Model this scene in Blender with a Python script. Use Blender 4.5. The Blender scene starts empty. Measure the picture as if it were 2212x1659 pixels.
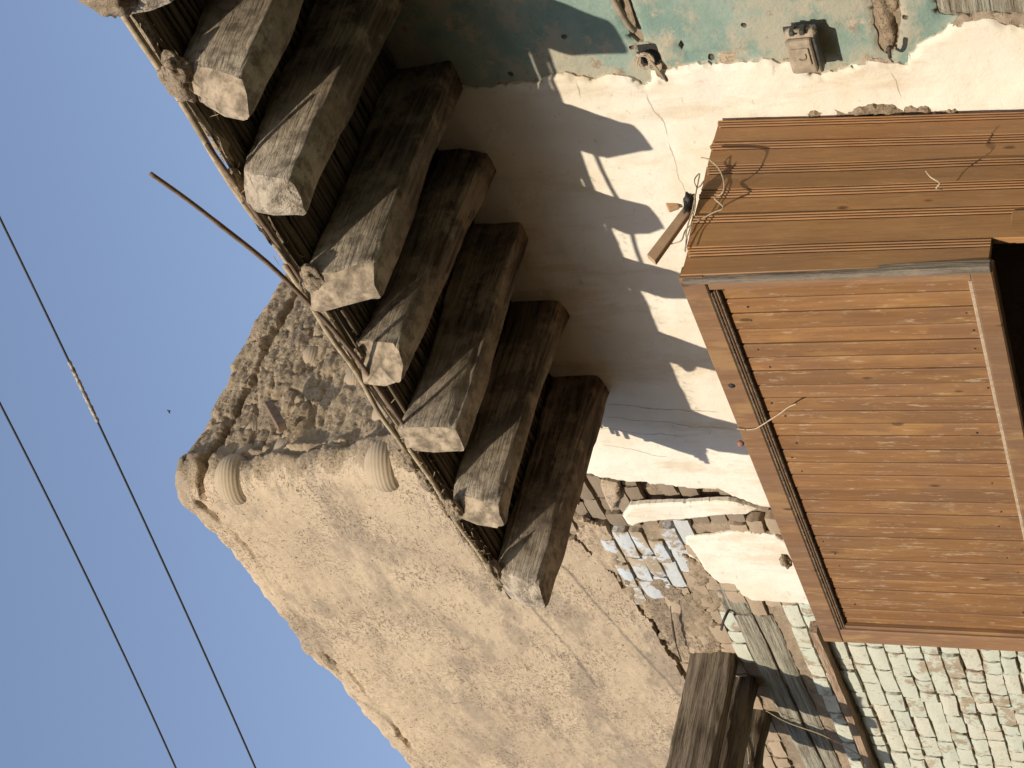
import bpy, bmesh, math, random
import numpy as np
from mathutils import Vector, Matrix
random.seed(7)
S = bpy.context.scene
COL = S.collection

# ------------------------------------------------------------------ camera
# a tall photograph stored on its side: the camera is turned by 90 degrees
F_PX, YAW, PITCH, ROLL = 3578.0, math.radians(51.4), math.radians(24.9), math.radians(-0.8)
CAM = np.array([0.0, 0.0, 1.6])
_cy, _sy, _cp, _sp = math.cos(YAW), math.sin(YAW), math.cos(PITCH), math.sin(PITCH)
FWD = np.array([-_sy*_cp, _cy*_cp, _sp]); _r = np.array([_cy, _sy, 0.0]); _u = np.cross(_r, FWD)
RGT = _r*math.cos(ROLL) + _u*math.sin(ROLL); UPV = -_r*math.sin(ROLL) + _u*math.cos(ROLL)
cam = bpy.data.cameras.new('camera'); cam_o = bpy.data.objects.new('camera', cam); COL.objects.link(cam_o)
cam.sensor_fit = 'HORIZONTAL'; cam.sensor_width = 36.0; cam.lens = F_PX/2212*36.0
cam.clip_start = 0.05; cam.clip_end = 5000
m = Matrix.Identity(4)
for i in range(3):
    m[i][0] = -UPV[i]; m[i][1] = RGT[i]; m[i][2] = -FWD[i]; m[i][3] = CAM[i]
cam_o.matrix_world = m
S.camera = cam_o

# ------------------------------------------------------------------ light
SUN = np.array([0.30, -0.81, 0.50]); SUN /= np.linalg.norm(SUN)
W = bpy.data.worlds.new('World'); S.world = W; W.use_nodes = True
wn = W.node_tree
sky = wn.nodes.new('ShaderNodeTexSky'); sky.sky_type = 'NISHITA'; sky.sun_disc = False
sky.sun_elevation = math.asin(SUN[2]); sky.sun_rotation = math.atan2(SUN[0], SUN[1])
sky.altitude = 100; sky.air_density = 1.35; sky.dust_density = 0.45; sky.ozone_density = 1.3
tint = wn.nodes.new('ShaderNodeMix'); tint.data_type = 'RGBA'; tint.blend_type = 'MULTIPLY'; tint.inputs[0].default_value = 1.0
tint.inputs[7].default_value = (1.08, 0.965, 0.985, 1.0)
wn.links.new(sky.outputs[0], tint.inputs[6]); wn.links.new(tint.outputs[2], wn.nodes['Background'].inputs[0])
wn.nodes['Background'].inputs[1].default_value = 0.15
sl = bpy.data.lights.new('sun', 'SUN'); sl.energy = 3.9; sl.angle = math.radians(0.55); sl.color = (1.0, 0.90, 0.76)
so = bpy.data.objects.new('sun', sl); COL.objects.link(so)
so.rotation_euler = Vector(-SUN).to_track_quat('-Z', 'Y').to_euler(); so.location = (3, -8, 12)
S.view_settings.view_transform = 'Standard'; S.view_settings.look = 'None'
S.view_settings.gamma = 1.0; S.view_settings.exposure = 0.28; S.view_settings.use_curve_mapping = False
S.render.engine = 'CYCLES'

# ------------------------------------------------------------------ survey helpers (place points on real planes)
YW = 4.5                                      # facade plane
def ray(x, y): return RGT*(829.5-y) - UPV*(x-1106.0) + FWD*F_PX
def onY(x, y, Y=YW): d = ray(x, y); return CAM + d*((Y-CAM[1])/d[1])
def onX(x, y, X): d = ray(x, y); return CAM + d*((X-CAM[0])/d[0])
def onZ(x, y, Z): d = ray(x, y); return CAM + d*((Z-CAM[2])/d[2])
def proj(P):
    d = np.asarray(P, float)-CAM; k = d@FWD
    return 1106 - (d@UPV)/k*F_PX, 829.5 - (d@RGT)/k*F_PX
def wp(l): return [tuple(onY(x, y)[[0, 2]]) for x, y in l]          # survey points -> (X,Z) on the facade

# ------------------------------------------------------------------ numeric noise
def _h(i, j, k):
    n = (i.astype(np.int64)*374761393 + j.astype(np.int64)*668265263 + k.astype(np.int64)*2147483647) & 0xFFFFFFFF
    n = ((n ^ (n >> 13))*1274126177) & 0xFFFFFFFF
    return ((n ^ (n >> 16)) & 0xFFFF)/65535.0
def vn(x, y, z):
    x, y, z = np.broadcast_arrays(np.asarray(x, float), np.asarray(y, float), np.asarray(z, float))
    i, j, k = np.floor(x), np.floor(y), np.floor(z); a, b, c = x-i, y-j, z-k
    a = a*a*(3-2*a); b = b*b*(3-2*b); c = c*c*(3-2*c); r = 0
    for di in (0, 1):
        for dj in (0, 1):
            for dk in (0, 1):
                r = r + _h(i+di, j+dj, k+dk)*(a if di else 1-a)*(b if dj else 1-b)*(c if dk else 1-c)
    return r*2-1
def fbm(x, y, z, o=4, g=.5):
    s, a, f = 0, 1, 1
    for n in range(o):
        s = s + a*vn(np.asarray(x)*f+n*17.3, np.asarray(y)*f+n*9.1, np.asarray(z)*f+n*5.7); a *= g; f *= 2.03
    return s
def sstep(a, b, x): t = np.clip((x-a)/(b-a), 0, 1); return t*t*(3-2*t)

# ------------------------------------------------------------------ object helpers
def link(name, me, mat=None, parent=None):
    o = bpy.data.objects.new(name, me); COL.objects.link(o)
    if mat is not None and me is not None and not me.materials: me.materials.append(mat)
    if parent is not None: o.parent = parent
    return o
def tag(o, label=None, cat=None, group=None, kind=None):
    if label: o['label'] = label
    if cat: o['category'] = cat
    if group: o['group'] = group
    if kind: o['kind'] = kind
    return o
def empty(name, loc=(0, 0, 0)):
    o = bpy.data.objects.new(name, None); COL.objects.link(o); o.location = loc; o.empty_display_size = .1
    return o
def mesh(name, v, f, smooth=True):
    me = bpy.data.meshes.new(name); me.from_pydata([tuple(map(float, p)) for p in v], [], f); me.update()
    if smooth: me.polygons.foreach_set('use_smooth', [True]*len(me.polygons))
    return me
def put(name, me, mat, parent):          # child given in world coordinates
    o = link(name, me, mat, parent)
    if parent is not None: o.matrix_parent_inverse = Matrix.Translation(-parent.location)
    return o
def box_me(name, sx, sy, sz, bev=.003, seg=1):
    bm = bmesh.new(); bmesh.ops.create_cube(bm, size=1)
    for v in bm.verts: v.co = (v.co.x*sx, v.co.y*sy, v.co.z*sz)
    if bev: bmesh.ops.bevel(bm, geom=list(bm.edges), offset=bev, segments=seg, affect='EDGES', profile=.5)
    me = bpy.data.meshes.new(name); bm.to_mesh(me); bm.free(); return me
def tube(name, pts, r, n=8, taper=None, caps=True):
    P = [np.array(p, float) for p in pts]; V, Fc = [], []
    up = np.array([0, 0, 1.0])
    for i, p in enumerate(P):
        t = P[min(i+1, len(P)-1)]-P[max(i-1, 0)]; t /= np.linalg.norm(t)+1e-9
        a = np.cross(t, up); 
        if np.linalg.norm(a) < .1: a = np.cross(t, [1, 0, 0])
        a /= np.linalg.norm(a); b = np.cross(t, a)
        rr = r[i] if hasattr(r, '__len__') else r
        for k in range(n):
            q = 2*math.pi*k/n; V.append(p + rr*(math.cos(q)*a + math.sin(q)*b))
    for i in range(len(P)-1):
        for k in range(n):
            Fc.append((i*n+k, i*n+(k+1) % n, (i+1)*n+(k+1) % n, (i+1)*n+k))
    if caps: Fc.append(tuple(range(n-1, -1, -1))); Fc.append(tuple((len(P)-1)*n+k for k in range(n)))
    return mesh(name, V, Fc)
def smooth_pts(pts, n=6):
    P = [np.array(p, float) for p in pts]; out = []
    for i in range(len(P)-1):
        p0, p1, p2, p3 = P[max(i-1, 0)], P[i], P[i+1], P[min(i+2, len(P)-1)]
        for k in range(n):
            t = k/n
            out.append(.5*((2*p1)+(-p0+p2)*t+(2*p0-5*p1+4*p2-p3)*t*t+(-p0+3*p1-3*p2+p3)*t**3))
    out.append(P[-1]); return out
def lump_me(name, sx, sy, sz, seed=0, amp=.22, fr=2.2, sub=3):
    bm = bmesh.new(); bmesh.ops.create_icosphere(bm, subdivisions=sub, radius=1)
    co = np.array([v.co for v in bm.verts])
    d = 1 + amp*fbm(co[:, 0]*fr+seed*3.1, co[:, 1]*fr, co[:, 2]*fr+seed, 4, .6)
    for v, k in zip(bm.verts, d): v.co = (v.co.x*sx*k, v.co.y*sy*k, v.co.z*sz*k)
    for f in bm.faces: f.smooth = True
    me = bpy.data.meshes.new(name); bm.to_mesh(me); bm.free(); return me

# ------------------------------------------------------------------ materials
class NT:
    def __init__(s, name, rough=.9, spec=.15):
        s.m = bpy.data.materials.new(name); s.m.use_nodes = True; s.t = s.m.node_tree
        s.b = s.t.nodes['Principled BSDF']; s.b.inputs['Roughness'].default_value = rough
        s.b.inputs['Specular IOR Level'].default_value = spec
        g = s.t.nodes.new('ShaderNodeNewGeometry'); s.pos = g.outputs['Position']
    def n(s, t): return s.t.nodes.new(t)
    def L(s, a, b): s.t.links.new(a, b)
    def setin(s, sock, v):
        if isinstance(v, (int, float, tuple, list)): sock.default_value = v
        else: s.L(v, sock)
    def vec(s, sc=(1, 1, 1), rot=(0, 0, 0), loc=(0, 0, 0), src=None):
        q = s.n('ShaderNodeMapping'); q.vector_type = 'POINT'; s.L(src or s.pos, q.inputs[0])
        q.inputs['Location'].default_value = loc; q.inputs['Rotation'].default_value = rot; q.inputs['Scale'].default_value = sc
        return q.outputs[0]
    def noise(s, v=None, scale=5, det=4, ro=.55, dist=0):
        q = s.n('ShaderNodeTexNoise'); s.L(v or s.pos, q.inputs['Vector'])
        q.inputs['Scale'].default_value = scale; q.inputs['Detail'].default_value = det
        q.inputs['Roughness'].default_value = ro; q.inputs['Distortion'].default_value = dist
        return q.outputs['Fac']
    def voro(s, v=None, scale=5, feat='F1', rnd=1):
        q = s.n('ShaderNodeTexVoronoi'); q.feature = feat; s.L(v or s.pos, q.inputs['Vector'])
        q.inputs['Scale'].default_value = scale; q.inputs['Randomness'].default_value = rnd
        return q.outputs['Distance']
    def ramp(s, f, a, b, lo=0.0, hi=1.0):
        q = s.n('ShaderNodeMapRange'); q.interpolation_type = 'SMOOTHSTEP'; s.L(f, q.inputs[0])
        q.inputs[1].default_value = a; q.inputs[2].default_value = b; q.inputs[3].default_value = lo; q.inputs[4].default_value = hi
        return q.outputs[0]
    def mix(s, f, a, b, mode='MIX'):
        q = s.n('ShaderNodeMix'); q.data_type = 'RGBA'; q.blend_type = mode
        s.setin(q.inputs[0], f)
        for i, v in ((6, a), (7, b)):
            if isinstance(v, tuple) and len(v) == 3: v = (*v, 1)
            s.setin(q.inputs[i], v)
        return q.outputs[2]
    def math(s, op, a, b=0.0):
        q = s.n('ShaderNodeMath'); q.operation = op; s.setin(q.inputs[0], a); s.setin(q.inputs[1], b); return q.outputs[0]
    def rnd(s):
        return s.n('ShaderNodeObjectInfo').outputs['Random']
    def obj(s): return s.n('ShaderNodeTexCoord').outputs['Object']
    def bump(s, h, strength=.5, dist=.01, prev=None):
        q = s.n('ShaderNodeBump'); q.inputs['Strength'].default_value = strength; q.inputs['Distance'].default_value = dist
        s.L(h, q.inputs['Height'])
        if prev is not None: s.L(prev, q.inputs['Normal'])
        return q.outputs['Normal']
    def out(s, col, nrm=None):
        s.setin(s.b.inputs['Base Color'], col if not (isinstance(col, tuple) and len(col) == 3) else (*col, 1))
        if nrm is not None: s.L(nrm, s.b.inputs['Normal'])
        return s.m

def m_mud(name='mud_plaster', c1=(.505, .395, .268), c2=(.42, .325, .222), grey=(.29, .232, .17), fleck=.75, bump=.6):
    t = NT(name, .95, .08)
    c = t.mix(t.ramp(t.noise(scale=1.7, det=6, ro=.6), .35, .65), c1, c2)
    st = t.noise(t.vec((1.0, 1.0, 2.6), rot=(0, .12, 0)), 1.5, 7, .68)
    c = t.mix(t.math('MULTIPLY', t.ramp(st, .48, .60), .8), c, grey)
    f1 = t.noise(t.vec((32, 32, 105), rot=(0, .35, 0)), 1, 2, .5)
    f2 = t.noise(t.vec((100, 100, 34), rot=(0, -.5, 0), loc=(3, 1, 7)), 1, 2, .5)
    den = t.ramp(t.noise(scale=2.6, det=5, ro=.65), .40, .62, .12, 1)
    fm = t.math('MULTIPLY', t.math('MAXIMUM', t.ramp(f1, .59, .65), t.ramp(f2, .60, .66)), t.math('MULTIPLY', den, fleck))
    c = t.mix(fm, c, (.17, .125, .08))
    f3 = t.noise(t.vec((90, 90, 26), rot=(0, .8, 0), loc=(9, 2, 3)), 1, 1, .5)
    c = t.mix(t.math('MULTIPLY', t.ramp(f3, .63, .70), .35), c, (.52, .42, .29))
    gr = t.noise(scale=130, det=3, ro=.7)
    c = t.mix(t.ramp(gr, .35, .65, .0, .42), c, tuple(x*.55 for x in c2))
    n = t.bump(t.noise(scale=9, det=8, ro=.7), .35*bump, .03)
    n = t.bump(t.noise(scale=55, det=5, ro=.65), .75*bump, .005, n)
    n = t.bump(t.math('SUBTRACT', 1.0, fm), .8, .006, n)
    return t.out(c, n)
def m_white():
    t = NT('white_plaster', .85, .2)
    c = t.mix(t.ramp(t.noise(scale=1.9, det=6, ro=.62), .42, .68), (.735, .68, .565), (.68, .595, .45))
    c = t.mix(t.math('MULTIPLY', t.ramp(t.noise(t.vec((3, 3, .9), rot=(0, .1, 0)), 1.4, 6, .7), .50, .64), .65), c, (.58, .475, .33))
    sp = t.noise(t.vec((16, 16, 30)), 1, 4, .7)
    c = t.mix(t.math('MULTIPLY', t.ramp(sp, .62, .70), .5), c, (.42, .34, .25))
    ln = t.math('ABSOLUTE', t.math('SUBTRACT', t.noise(t.vec((.5, .5, .12), loc=(4, 0, 2)), 6, 5, .6), .5))
    c = t.mix(t.math('MULTIPLY', t.ramp(ln, .0, .003, 1, 0), .22), c, (.36, .30, .22))
    wob = t.n('ShaderNodeTexNoise'); wob.inputs['Scale'].default_value = 7; wob.inputs['Detail'].default_value = 5; t.L(t.pos, wob.inputs['Vector'])
    wv = t.n('ShaderNodeVectorMath'); wv.operation = 'MULTIPLY_ADD'; t.L(wob.outputs['Color'], wv.inputs[0]); wv.inputs[1].default_value = (.07, 0, .07); t.L(t.pos, wv.inputs[2])
    sp3 = t.n('ShaderNodeSeparateXYZ'); t.L(wv.outputs[0], sp3.inputs[0]); xo, zo = sp3.outputs[0], sp3.outputs[2]
    ck = None
    for (pa, pb), w_ in CRACKS:                     # hairline cracks between two surveyed points
        (x0, z0), (x1, z1) = wp([pa, pb]); x0 += .035; x1 += .035; z0 += .035; z1 += .035
        dx, dz = x1-x0, z1-z0; L_ = math.hypot(dx, dz); dx /= L_; dz /= L_
        ux = t.math('SUBTRACT', xo, x0); uz = t.math('SUBTRACT', zo, z0)
        al = t.math('ADD', t.math('MULTIPLY', ux, dx), t.math('MULTIPLY', uz, dz))
        ac = t.math('ABSOLUTE', t.math('SUBTRACT', t.math('MULTIPLY', ux, dz), t.math('MULTIPLY', uz, dx)))
        mk = t.math('MULTIPLY', t.ramp(ac, w_*.4, w_, 1, 0), t.math('MULTIPLY', t.ramp(al, 0, .05), t.ramp(al, L_-.05, L_, 1, 0)))
        ck = mk if ck is None else t.math('MAXIMUM', ck, mk)
    c = t.mix(t.math('MULTIPLY', ck, .75), c, (.33, .27, .20))
    n = t.bump(t.noise(scale=6, det=7, ro=.6), .3, .03)
    n = t.bump(t.noise(scale=60, det=4, ro=.6), .35, .004, n)
    return t.out(c, n)
CRACKS = [(((1398, 192), (1445, 300)), .0035), (((1445, 300), (1490, 425)), .003), (((1300, 872), (1560, 893)), .004), (((1295, 900), (1600, 925)), .0035), (((1290, 955), (1450, 985)), .004), (((1280, 925), (1480, 940)), .003), (((1250, 165), (1262, 215)), .004), (((1920, 145), (1950, 215)), .0035)]
def m_mint():
    t = NT('mint_paint_plaster', .9, .12)
    a = t.noise(t.vec((1, 1, 1.4), rot=(0, .3, 0)), 2.3, 7, .66)
    c = t.mix(t.ramp(t.noise(scale=7, det=4), .35, .65), (.195, .28, .232), (.265, .33, .268))
    c = t.mix(t.ramp(a, .45, .55), c, (.37, .35, .265))
    c = t.mix(t.ramp(t.noise(t.vec(loc=(5, 5, 5)), 4.2, 8, .75), .54, .63), c, (.43, .375, .275))
    c = t.mix(t.ramp(t.noise(t.vec(loc=(1, 9, 5)), 11, 6, .75), .60, .66), c, (.30, .22, .15))
    c = t.mix(t.math('MULTIPLY', t.ramp(t.noise(scale=45, det=3), .62, .70), .5), c, (.22, .22, .17))
    pit = t.ramp(t.math('ADD', t.voro(scale=7.5), t.math('MULTIPLY', t.noise(scale=30, det=4), .12)), .10, .16, 1, 0)
    c = t.mix(pit, c, (.13, .09, .06))
    n = t.bump(a, .6, .02); n = t.bump(t.noise(scale=40, det=6, ro=.7), .7, .008, n); n = t.bump(t.math('SUBTRACT', 1.0, pit), 1.0, .02, n)
    return t.out(c, n)
def m_brick(name, paint, worn, amount):
    t = NT(name, .95, .08); r = t.rnd()
    v = t.vec(loc=(0, 0, 0))
    raw = t.mix(t.ramp(t.noise(scale=8, det=5), .3, .7), (.41, .335, .235), (.31, .245, .165))
    c = t.mix(r, paint, worn)
    lim = t.math('ADD', t.math('MULTIPLY', r, .16), amount)
    w = t.math('SUBTRACT', t.noise(v, 9, 7, .72), lim)
    c = t.mix(t.ramp(w, -.02, .06), c, raw)
    sp = t.noise(scale=50, det=4, ro=.7)
    c = t.mix(t.math('MULTIPLY', t.ramp(sp, .58, .68), .6), c, (.20, .15, .10))
    n = t.bump(t.noise(scale=14, det=7, ro=.7), .5, .012); n = t.bump(sp, .6, .005, n)
    return t.out(c, n)
def m_oldwood(name='weathered_wood', a=(.185, .146, .102), b=(.056, .041, .028), axis='Y', dust=.45, dustc=(.47, .37, .25)):
    t = NT(name, .92, .1); src = t.pos
    sc = {'Y': (34, 2.2, 34), 'X': (2.2, 34, 34), 'Z': (34, 34, 2.2)}[axis]
    off = t.n('ShaderNodeVectorMath'); off.operation = 'ADD'; t.L(t.pos, off.inputs[0])
    cm = t.n('ShaderNodeCombineXYZ'); k = t.math('MULTIPLY', t.rnd(), 13.0)
    for i in range(3): t.L(k, cm.inputs[i])
    t.L(cm.outputs[0], off.inputs[1]); src = off.outputs[0]
    g = t.noise(t.vec(sc, src=src), 1, 7, .68, .3); g2 = t.noise(t.vec(tuple(q*2.4 for q in sc), src=src), 1, 3, .6)
    c = t.mix(t.ramp(g, .36, .62), b, a)
    c = t.mix(t.math('MULTIPLY', t.ramp(g2, .55, .66), .55), c, (.10, .07, .045))
    dn = t.ramp(t.noise(src, 5, 6, .7), .45, .62)
    c = t.mix(t.math('MULTIPLY', dn, dust), c, dustc)
    if name == 'weathered_wood':       # pale weathered, mud-splashed ends, lifted further to paint in sunlit contrast
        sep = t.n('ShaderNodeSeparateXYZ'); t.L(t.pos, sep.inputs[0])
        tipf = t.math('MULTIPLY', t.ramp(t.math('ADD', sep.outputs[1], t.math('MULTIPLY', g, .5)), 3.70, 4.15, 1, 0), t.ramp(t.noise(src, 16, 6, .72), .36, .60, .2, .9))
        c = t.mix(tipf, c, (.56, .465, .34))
    h = t.math('ADD', t.math('MULTIPLY', g, 1.0), t.math('MULTIPLY', g2, .5))
    n = t.bump(h, 1.0, .022); n = t.bump(t.noise(scale=70, det=4), .4, .004, n)
    return t.out(c, n)
def m_varnish(name, a, b, pale, wear=.5, yel=.6):
    t = NT(name, .6, .3); r = t.rnd()
    off = t.n('ShaderNodeVectorMath'); off.operation = 'ADD'; t.L(t.pos, off.inputs[0])
    cm = t.n('ShaderNodeCombineXYZ'); k = t.math('MULTIPLY', r, 29.0)
    for i in range(3): t.L(k, cm.inputs[i])
    t.L(cm.outputs[0], off.inputs[1]); src = off.outputs[0]
    g = t.noise(t.vec((26, 26, 1.5), src=src), 1, 5, .6, .5); g2 = t.noise(t.vec((120, 120, 5), src=src), 1, 3, .6)
    c = t.mix(t.ramp(g, .35, .65), a, b)
    c = t.mix(t.math('MULTIPLY', t.ramp(t.noise(t.vec((2.2, 2.2, 1.3)), 1, 5, .65), .4, .65), .6), c, tuple(x*.72+.03 for x in a))
    c = t.mix(t.math('MULTIPLY', t.ramp(g2, .5, .72), .35), c, tuple(x*.45 for x in b))
    c = t.mix(t.math('MULTIPLY', t.ramp(t.noise(t.vec((12, 12, 3), src=src, loc=(7, 7, 7)), 1, 4, .6), .52, .66), yel), c, tuple(x*y for x, y in zip(b, (1.35, 1.45, 1.25))))
    hv = t.n('ShaderNodeHueSaturation'); t.L(c, hv.inputs['Color']); t.L(t.ramp(r, 0, 1, .88, 1.09), hv.inputs['Value']); c = hv.outputs[0]
    kn = t.voro(t.vec((9, 9, 3.4), src=src), 1); c = t.mix(t.ramp(kn, .05, .10, 1, 0), c, tuple(x*.35 for x in b))
    s1 = t.noise(t.vec((60, 60, 9), src=src), 1, 5, .75)
    c = t.mix(t.math('MULTIPLY', t.ramp(s1, .57, .66), wear), c, pale)
    s2 = t.noise(t.vec((30, 30, 22), loc=(4, 4, 4)), 1, 6, .8)
    c = t.mix(t.math('MULTIPLY', t.ramp(s2, .58, .68), wear*.7), c, tuple(x*.8 for x in pale))
    n = t.bump(g2, .35, .003); n = t.bump(g, .3, .006, n)
    return t.out(c, n)
def m_flat(name, col, rough=.8, spec=.2, var=.25, sc=30, bump=.3):
    t = NT(name, rough, spec); q = t.noise(scale=sc, det=5, ro=.65)
    c = t.mix(t.ramp(q, .3, .7), tuple(x*(1-var) for x in col), tuple(min(1, x*(1+var)) for x in col))
    return t.out(c, t.bump(q, bump, .006))
def m_reed():
    t = NT('dry_reed', .8, .2); r = t.rnd()
    c = t.mix(r, (.15, .112, .07), (.07, .052, .033)); g = t.noise(t.vec((2, 90, 90)), 1, 4)
    c = t.mix(t.math('MULTIPLY', t.ramp(g, .5, .65), .6), c, (.12, .085, .05))
    return t.out(c, t.bump(g, .4, .003))
def m_pot():
    t = NT('fired_clay', .85, .15); c = t.mix(t.ramp(t.noise(scale=6, det=5), .3, .7), (.41, .32, .215), (.34, .265, .175))
    c = t.mix(t.math('MULTIPLY', t.ramp(t.noise(scale=22, det=5, ro=.7), .55, .68), .6), c, (.36, .275, .18))
    return t.out(c, t.bump(t.noise(scale=60, det=4), .3, .004))

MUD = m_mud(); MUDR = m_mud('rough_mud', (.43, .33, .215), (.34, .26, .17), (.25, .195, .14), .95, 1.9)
MORT = m_mud('mud_mortar', (.38, .295, .20), (.32, .245, .165), (.24, .19, .135), .5, 1.0)
WHITE = m_white(); MINT = m_mint()
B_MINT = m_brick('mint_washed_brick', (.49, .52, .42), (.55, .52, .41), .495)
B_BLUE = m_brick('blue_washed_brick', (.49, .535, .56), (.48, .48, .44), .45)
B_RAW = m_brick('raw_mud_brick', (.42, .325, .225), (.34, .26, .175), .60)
B_SHADE = m_brick('shaded_mud_brick', (.27, .215, .155), (.22, .17, .12), .60)  # shade of the recessed strip put into the raw brick colour
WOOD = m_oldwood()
WOODX = m_oldwood('weathered_lintel_wood', (.37, .34, .26), (.20, .17, .12), 'X', .25, (.42, .45, .36))
WOODT = m_oldwood('dark_timber', (.25, .20, .14), (.085, .064, .044), 'Y', .15, (.30, .24, .16))
ENDW = m_flat('sawn_beam_end', (.30, .235, .16), .95, .08, .5, 20, 1.0)
V_FRONT = m_varnish('varnished_front_planks', (.215, .10, .034), (.29, .145, .050), (.41, .285, .17), .8, .4)
V_SIDE = m_varnish('varnished_side_boards', (.33, .16, .060), (.38, .195, .078), (.50, .34, .19), .28, .15)
V_FRAME = m_varnish('worn_frame_wood', (.225, .115, .05), (.28, .152, .07), (.37, .25, .15), .45)
GREYW = m_oldwood('grey_batten_wood', (.27, .225, .17), (.16, .13, .10), 'Z', .2)
SLATW = m_flat('pale_pink_wood', (.44, .28, .165), .7, .2, .12, 18)
REED = m_reed(); RIBM = m_flat('sunbleached_rib', (.36, .28, .175), .8, .2, .3, 25); POT = m_pot()
BLACK = m_flat('black_rubber', (.035, .033, .03), .6, .3, .3, 40)
TAPE = m_flat('wrapped_tape', (.30, .27, .22), .7, .3, .6, 60)
WIRE = m_flat('dusty_wire', (.46, .36, .23), .6, .3, .2, 40)
DUSTP = m_flat('dusty_plastic', (.33, .265, .185), .7, .25, .25, 25)
DARKP = m_flat('dark_plastic', (.06, .06, .05), .5, .35, .3, 30)
IRON = m_flat('rusty_iron', (.07, .055, .045), .8, .3, .4, 40)
SAND = m_flat('street_sand', (.22, .17, .115), .95, .05, .2, 3)
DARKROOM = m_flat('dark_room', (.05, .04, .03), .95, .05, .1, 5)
STRAW = m_flat('straw', (.42, .33, .20), .8, .2, .3, 20)

# ------------------------------------------------------------------ ground
g = link('ground', mesh('ground', [(-400, -400, 0), (400, -400, 0), (400, 400, 0), (-400, 400, 0)], [(0, 1, 2, 3)]), SAND)
tag(g, kind='structure')
aw = link('unseen_sky_blocker', mesh('unseen_sky_blocker', [(x, y, z) for x in (-40, 40) for y in (-5, -1.3) for z in (0, 5.3)], [(0, 1, 3, 2), (4, 6, 7, 5), (0, 4, 5, 1), (2, 3, 7, 6), (0, 2, 6, 4), (1, 5, 7, 3)], False), m_mud('blocker_mud', (.52, .40, .22), (.46, .35, .19)))  # unseen block added behind the camera; cuts sky fill and shades the street
tag(aw, kind='structure')
bw = link('unseen_rear_blocker', mesh('unseen_rear_blocker', [(x, y, z) for x in (-60, 60) for y in (-16, -9.0) for z in (0, 7.3)], [(0, 1, 3, 2), (4, 6, 7, 5), (0, 4, 5, 1), (2, 3, 7, 6), (0, 2, 6, 4), (1, 5, 7, 3)], False), bpy.data.materials['blocker_mud'])  # taller row added out of view to block low sky, deepening balcony shade
tag(bw, kind='structure')

# ------------------------------------------------------------------ sheets laid on the facade
def sdist(px, pz, poly):
    P = np.array(poly); n = len(P); d = np.full(px.shape, 1e9); ins = np.zeros(px.shape, bool)
    for i in range(n):
        a, b = P[i], P[(i+1) % n]; e = b-a; L2 = (e**2).sum()+1e-12
        t = np.clip(((px-a[0])*e[0]+(pz-a[1])*e[1])/L2, 0, 1)
        d = np.minimum(d, np.hypot(px-a[0]-t*e[0], pz-a[1]-t*e[1]))
        c = (a[1] > pz) != (b[1] > pz)
        with np.errstate(divide='ignore', invalid='ignore'):
            xi = (b[0]-a[0])*(pz-a[1])/(b[1]-a[1]+1e-15)+a[0]
        ins ^= c & (px < xi)
    return np.where(ins, d, -d)
def sheet(name, poly, res, yf, thick, relief, mat, parent, edge=(.012, 9), holes=(), taper=.010, tamt=.35):
    P = np.array(poly); x0, z0 = P.min(0)-res*2; x1, z1 = P.max(0)+res*2
    xs = np.arange(x0, x1, res); zs = np.arange(z0, z1, res); X, Z = np.meshgrid(xs, zs)
    sd = sdist(X, Z, poly)
    for h in holes: sd = np.minimum(sd, -sdist(X, Z, h))
    sd = sd + edge[0]*fbm(X*edge[1], 3.3, Z*edge[1], 5, .72)
    gz, gx = np.gradient(sd, res); gl = np.maximum(gx**2+gz**2, .2)
    near = np.abs(sd) < .62*res
    X = np.where(near, X - sd*gx/gl, X); Z = np.where(near, Z - sd*gz/gl, Z); sd2 = np.where(near, 0, sd)
    Y = yf - relief(X, Z) + (1-sstep(0, taper, sd2))*thick*tamt
    ok = sd2 >= 0; nz, nx = X.shape; idx = -np.ones(X.shape, int)
    V, Fc = [], []
    def vid(j, i):
        if idx[j, i] < 0: idx[j, i] = len(V); V.append((X[j, i], Y[j, i], Z[j, i]))
        return idx[j, i]
    for j in range(nz-1):
        r0, r1 = ok[j], ok[j+1]
        cnt = r0[:-1].astype(int)+r0[1:]+r1[:-1]+r1[1:]
        for i in np.nonzero(cnt >= 3)[0]:
            q = [(j, i), (j, i+1), (j+1, i+1), (j+1, i)]
            q = [vid(*k) for k in q if ok[k]]
            Fc.append(tuple(q))
    nf = len(Fc); ed = {}
    for f in Fc:
        for a, b in zip(f, f[1:]+f[:1]): ed[(a, b)] = 1
    rim = {}
    for (a, b) in list(ed):
        if (b, a) not in ed:
            for k in (a, b):
                if k not in rim: rim[k] = len(V); V.append(V[k]); V.append((V[k][0], yf+thick, V[k][2]))
            Fc.append((rim[b], rim[a], rim[a]+1, rim[b]+1))
    me = mesh(name, V, Fc); me.polygons.foreach_set('use_smooth', [i < nf for i in range(len(me.polygons))])
    return put(name, me, mat, parent)

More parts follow.
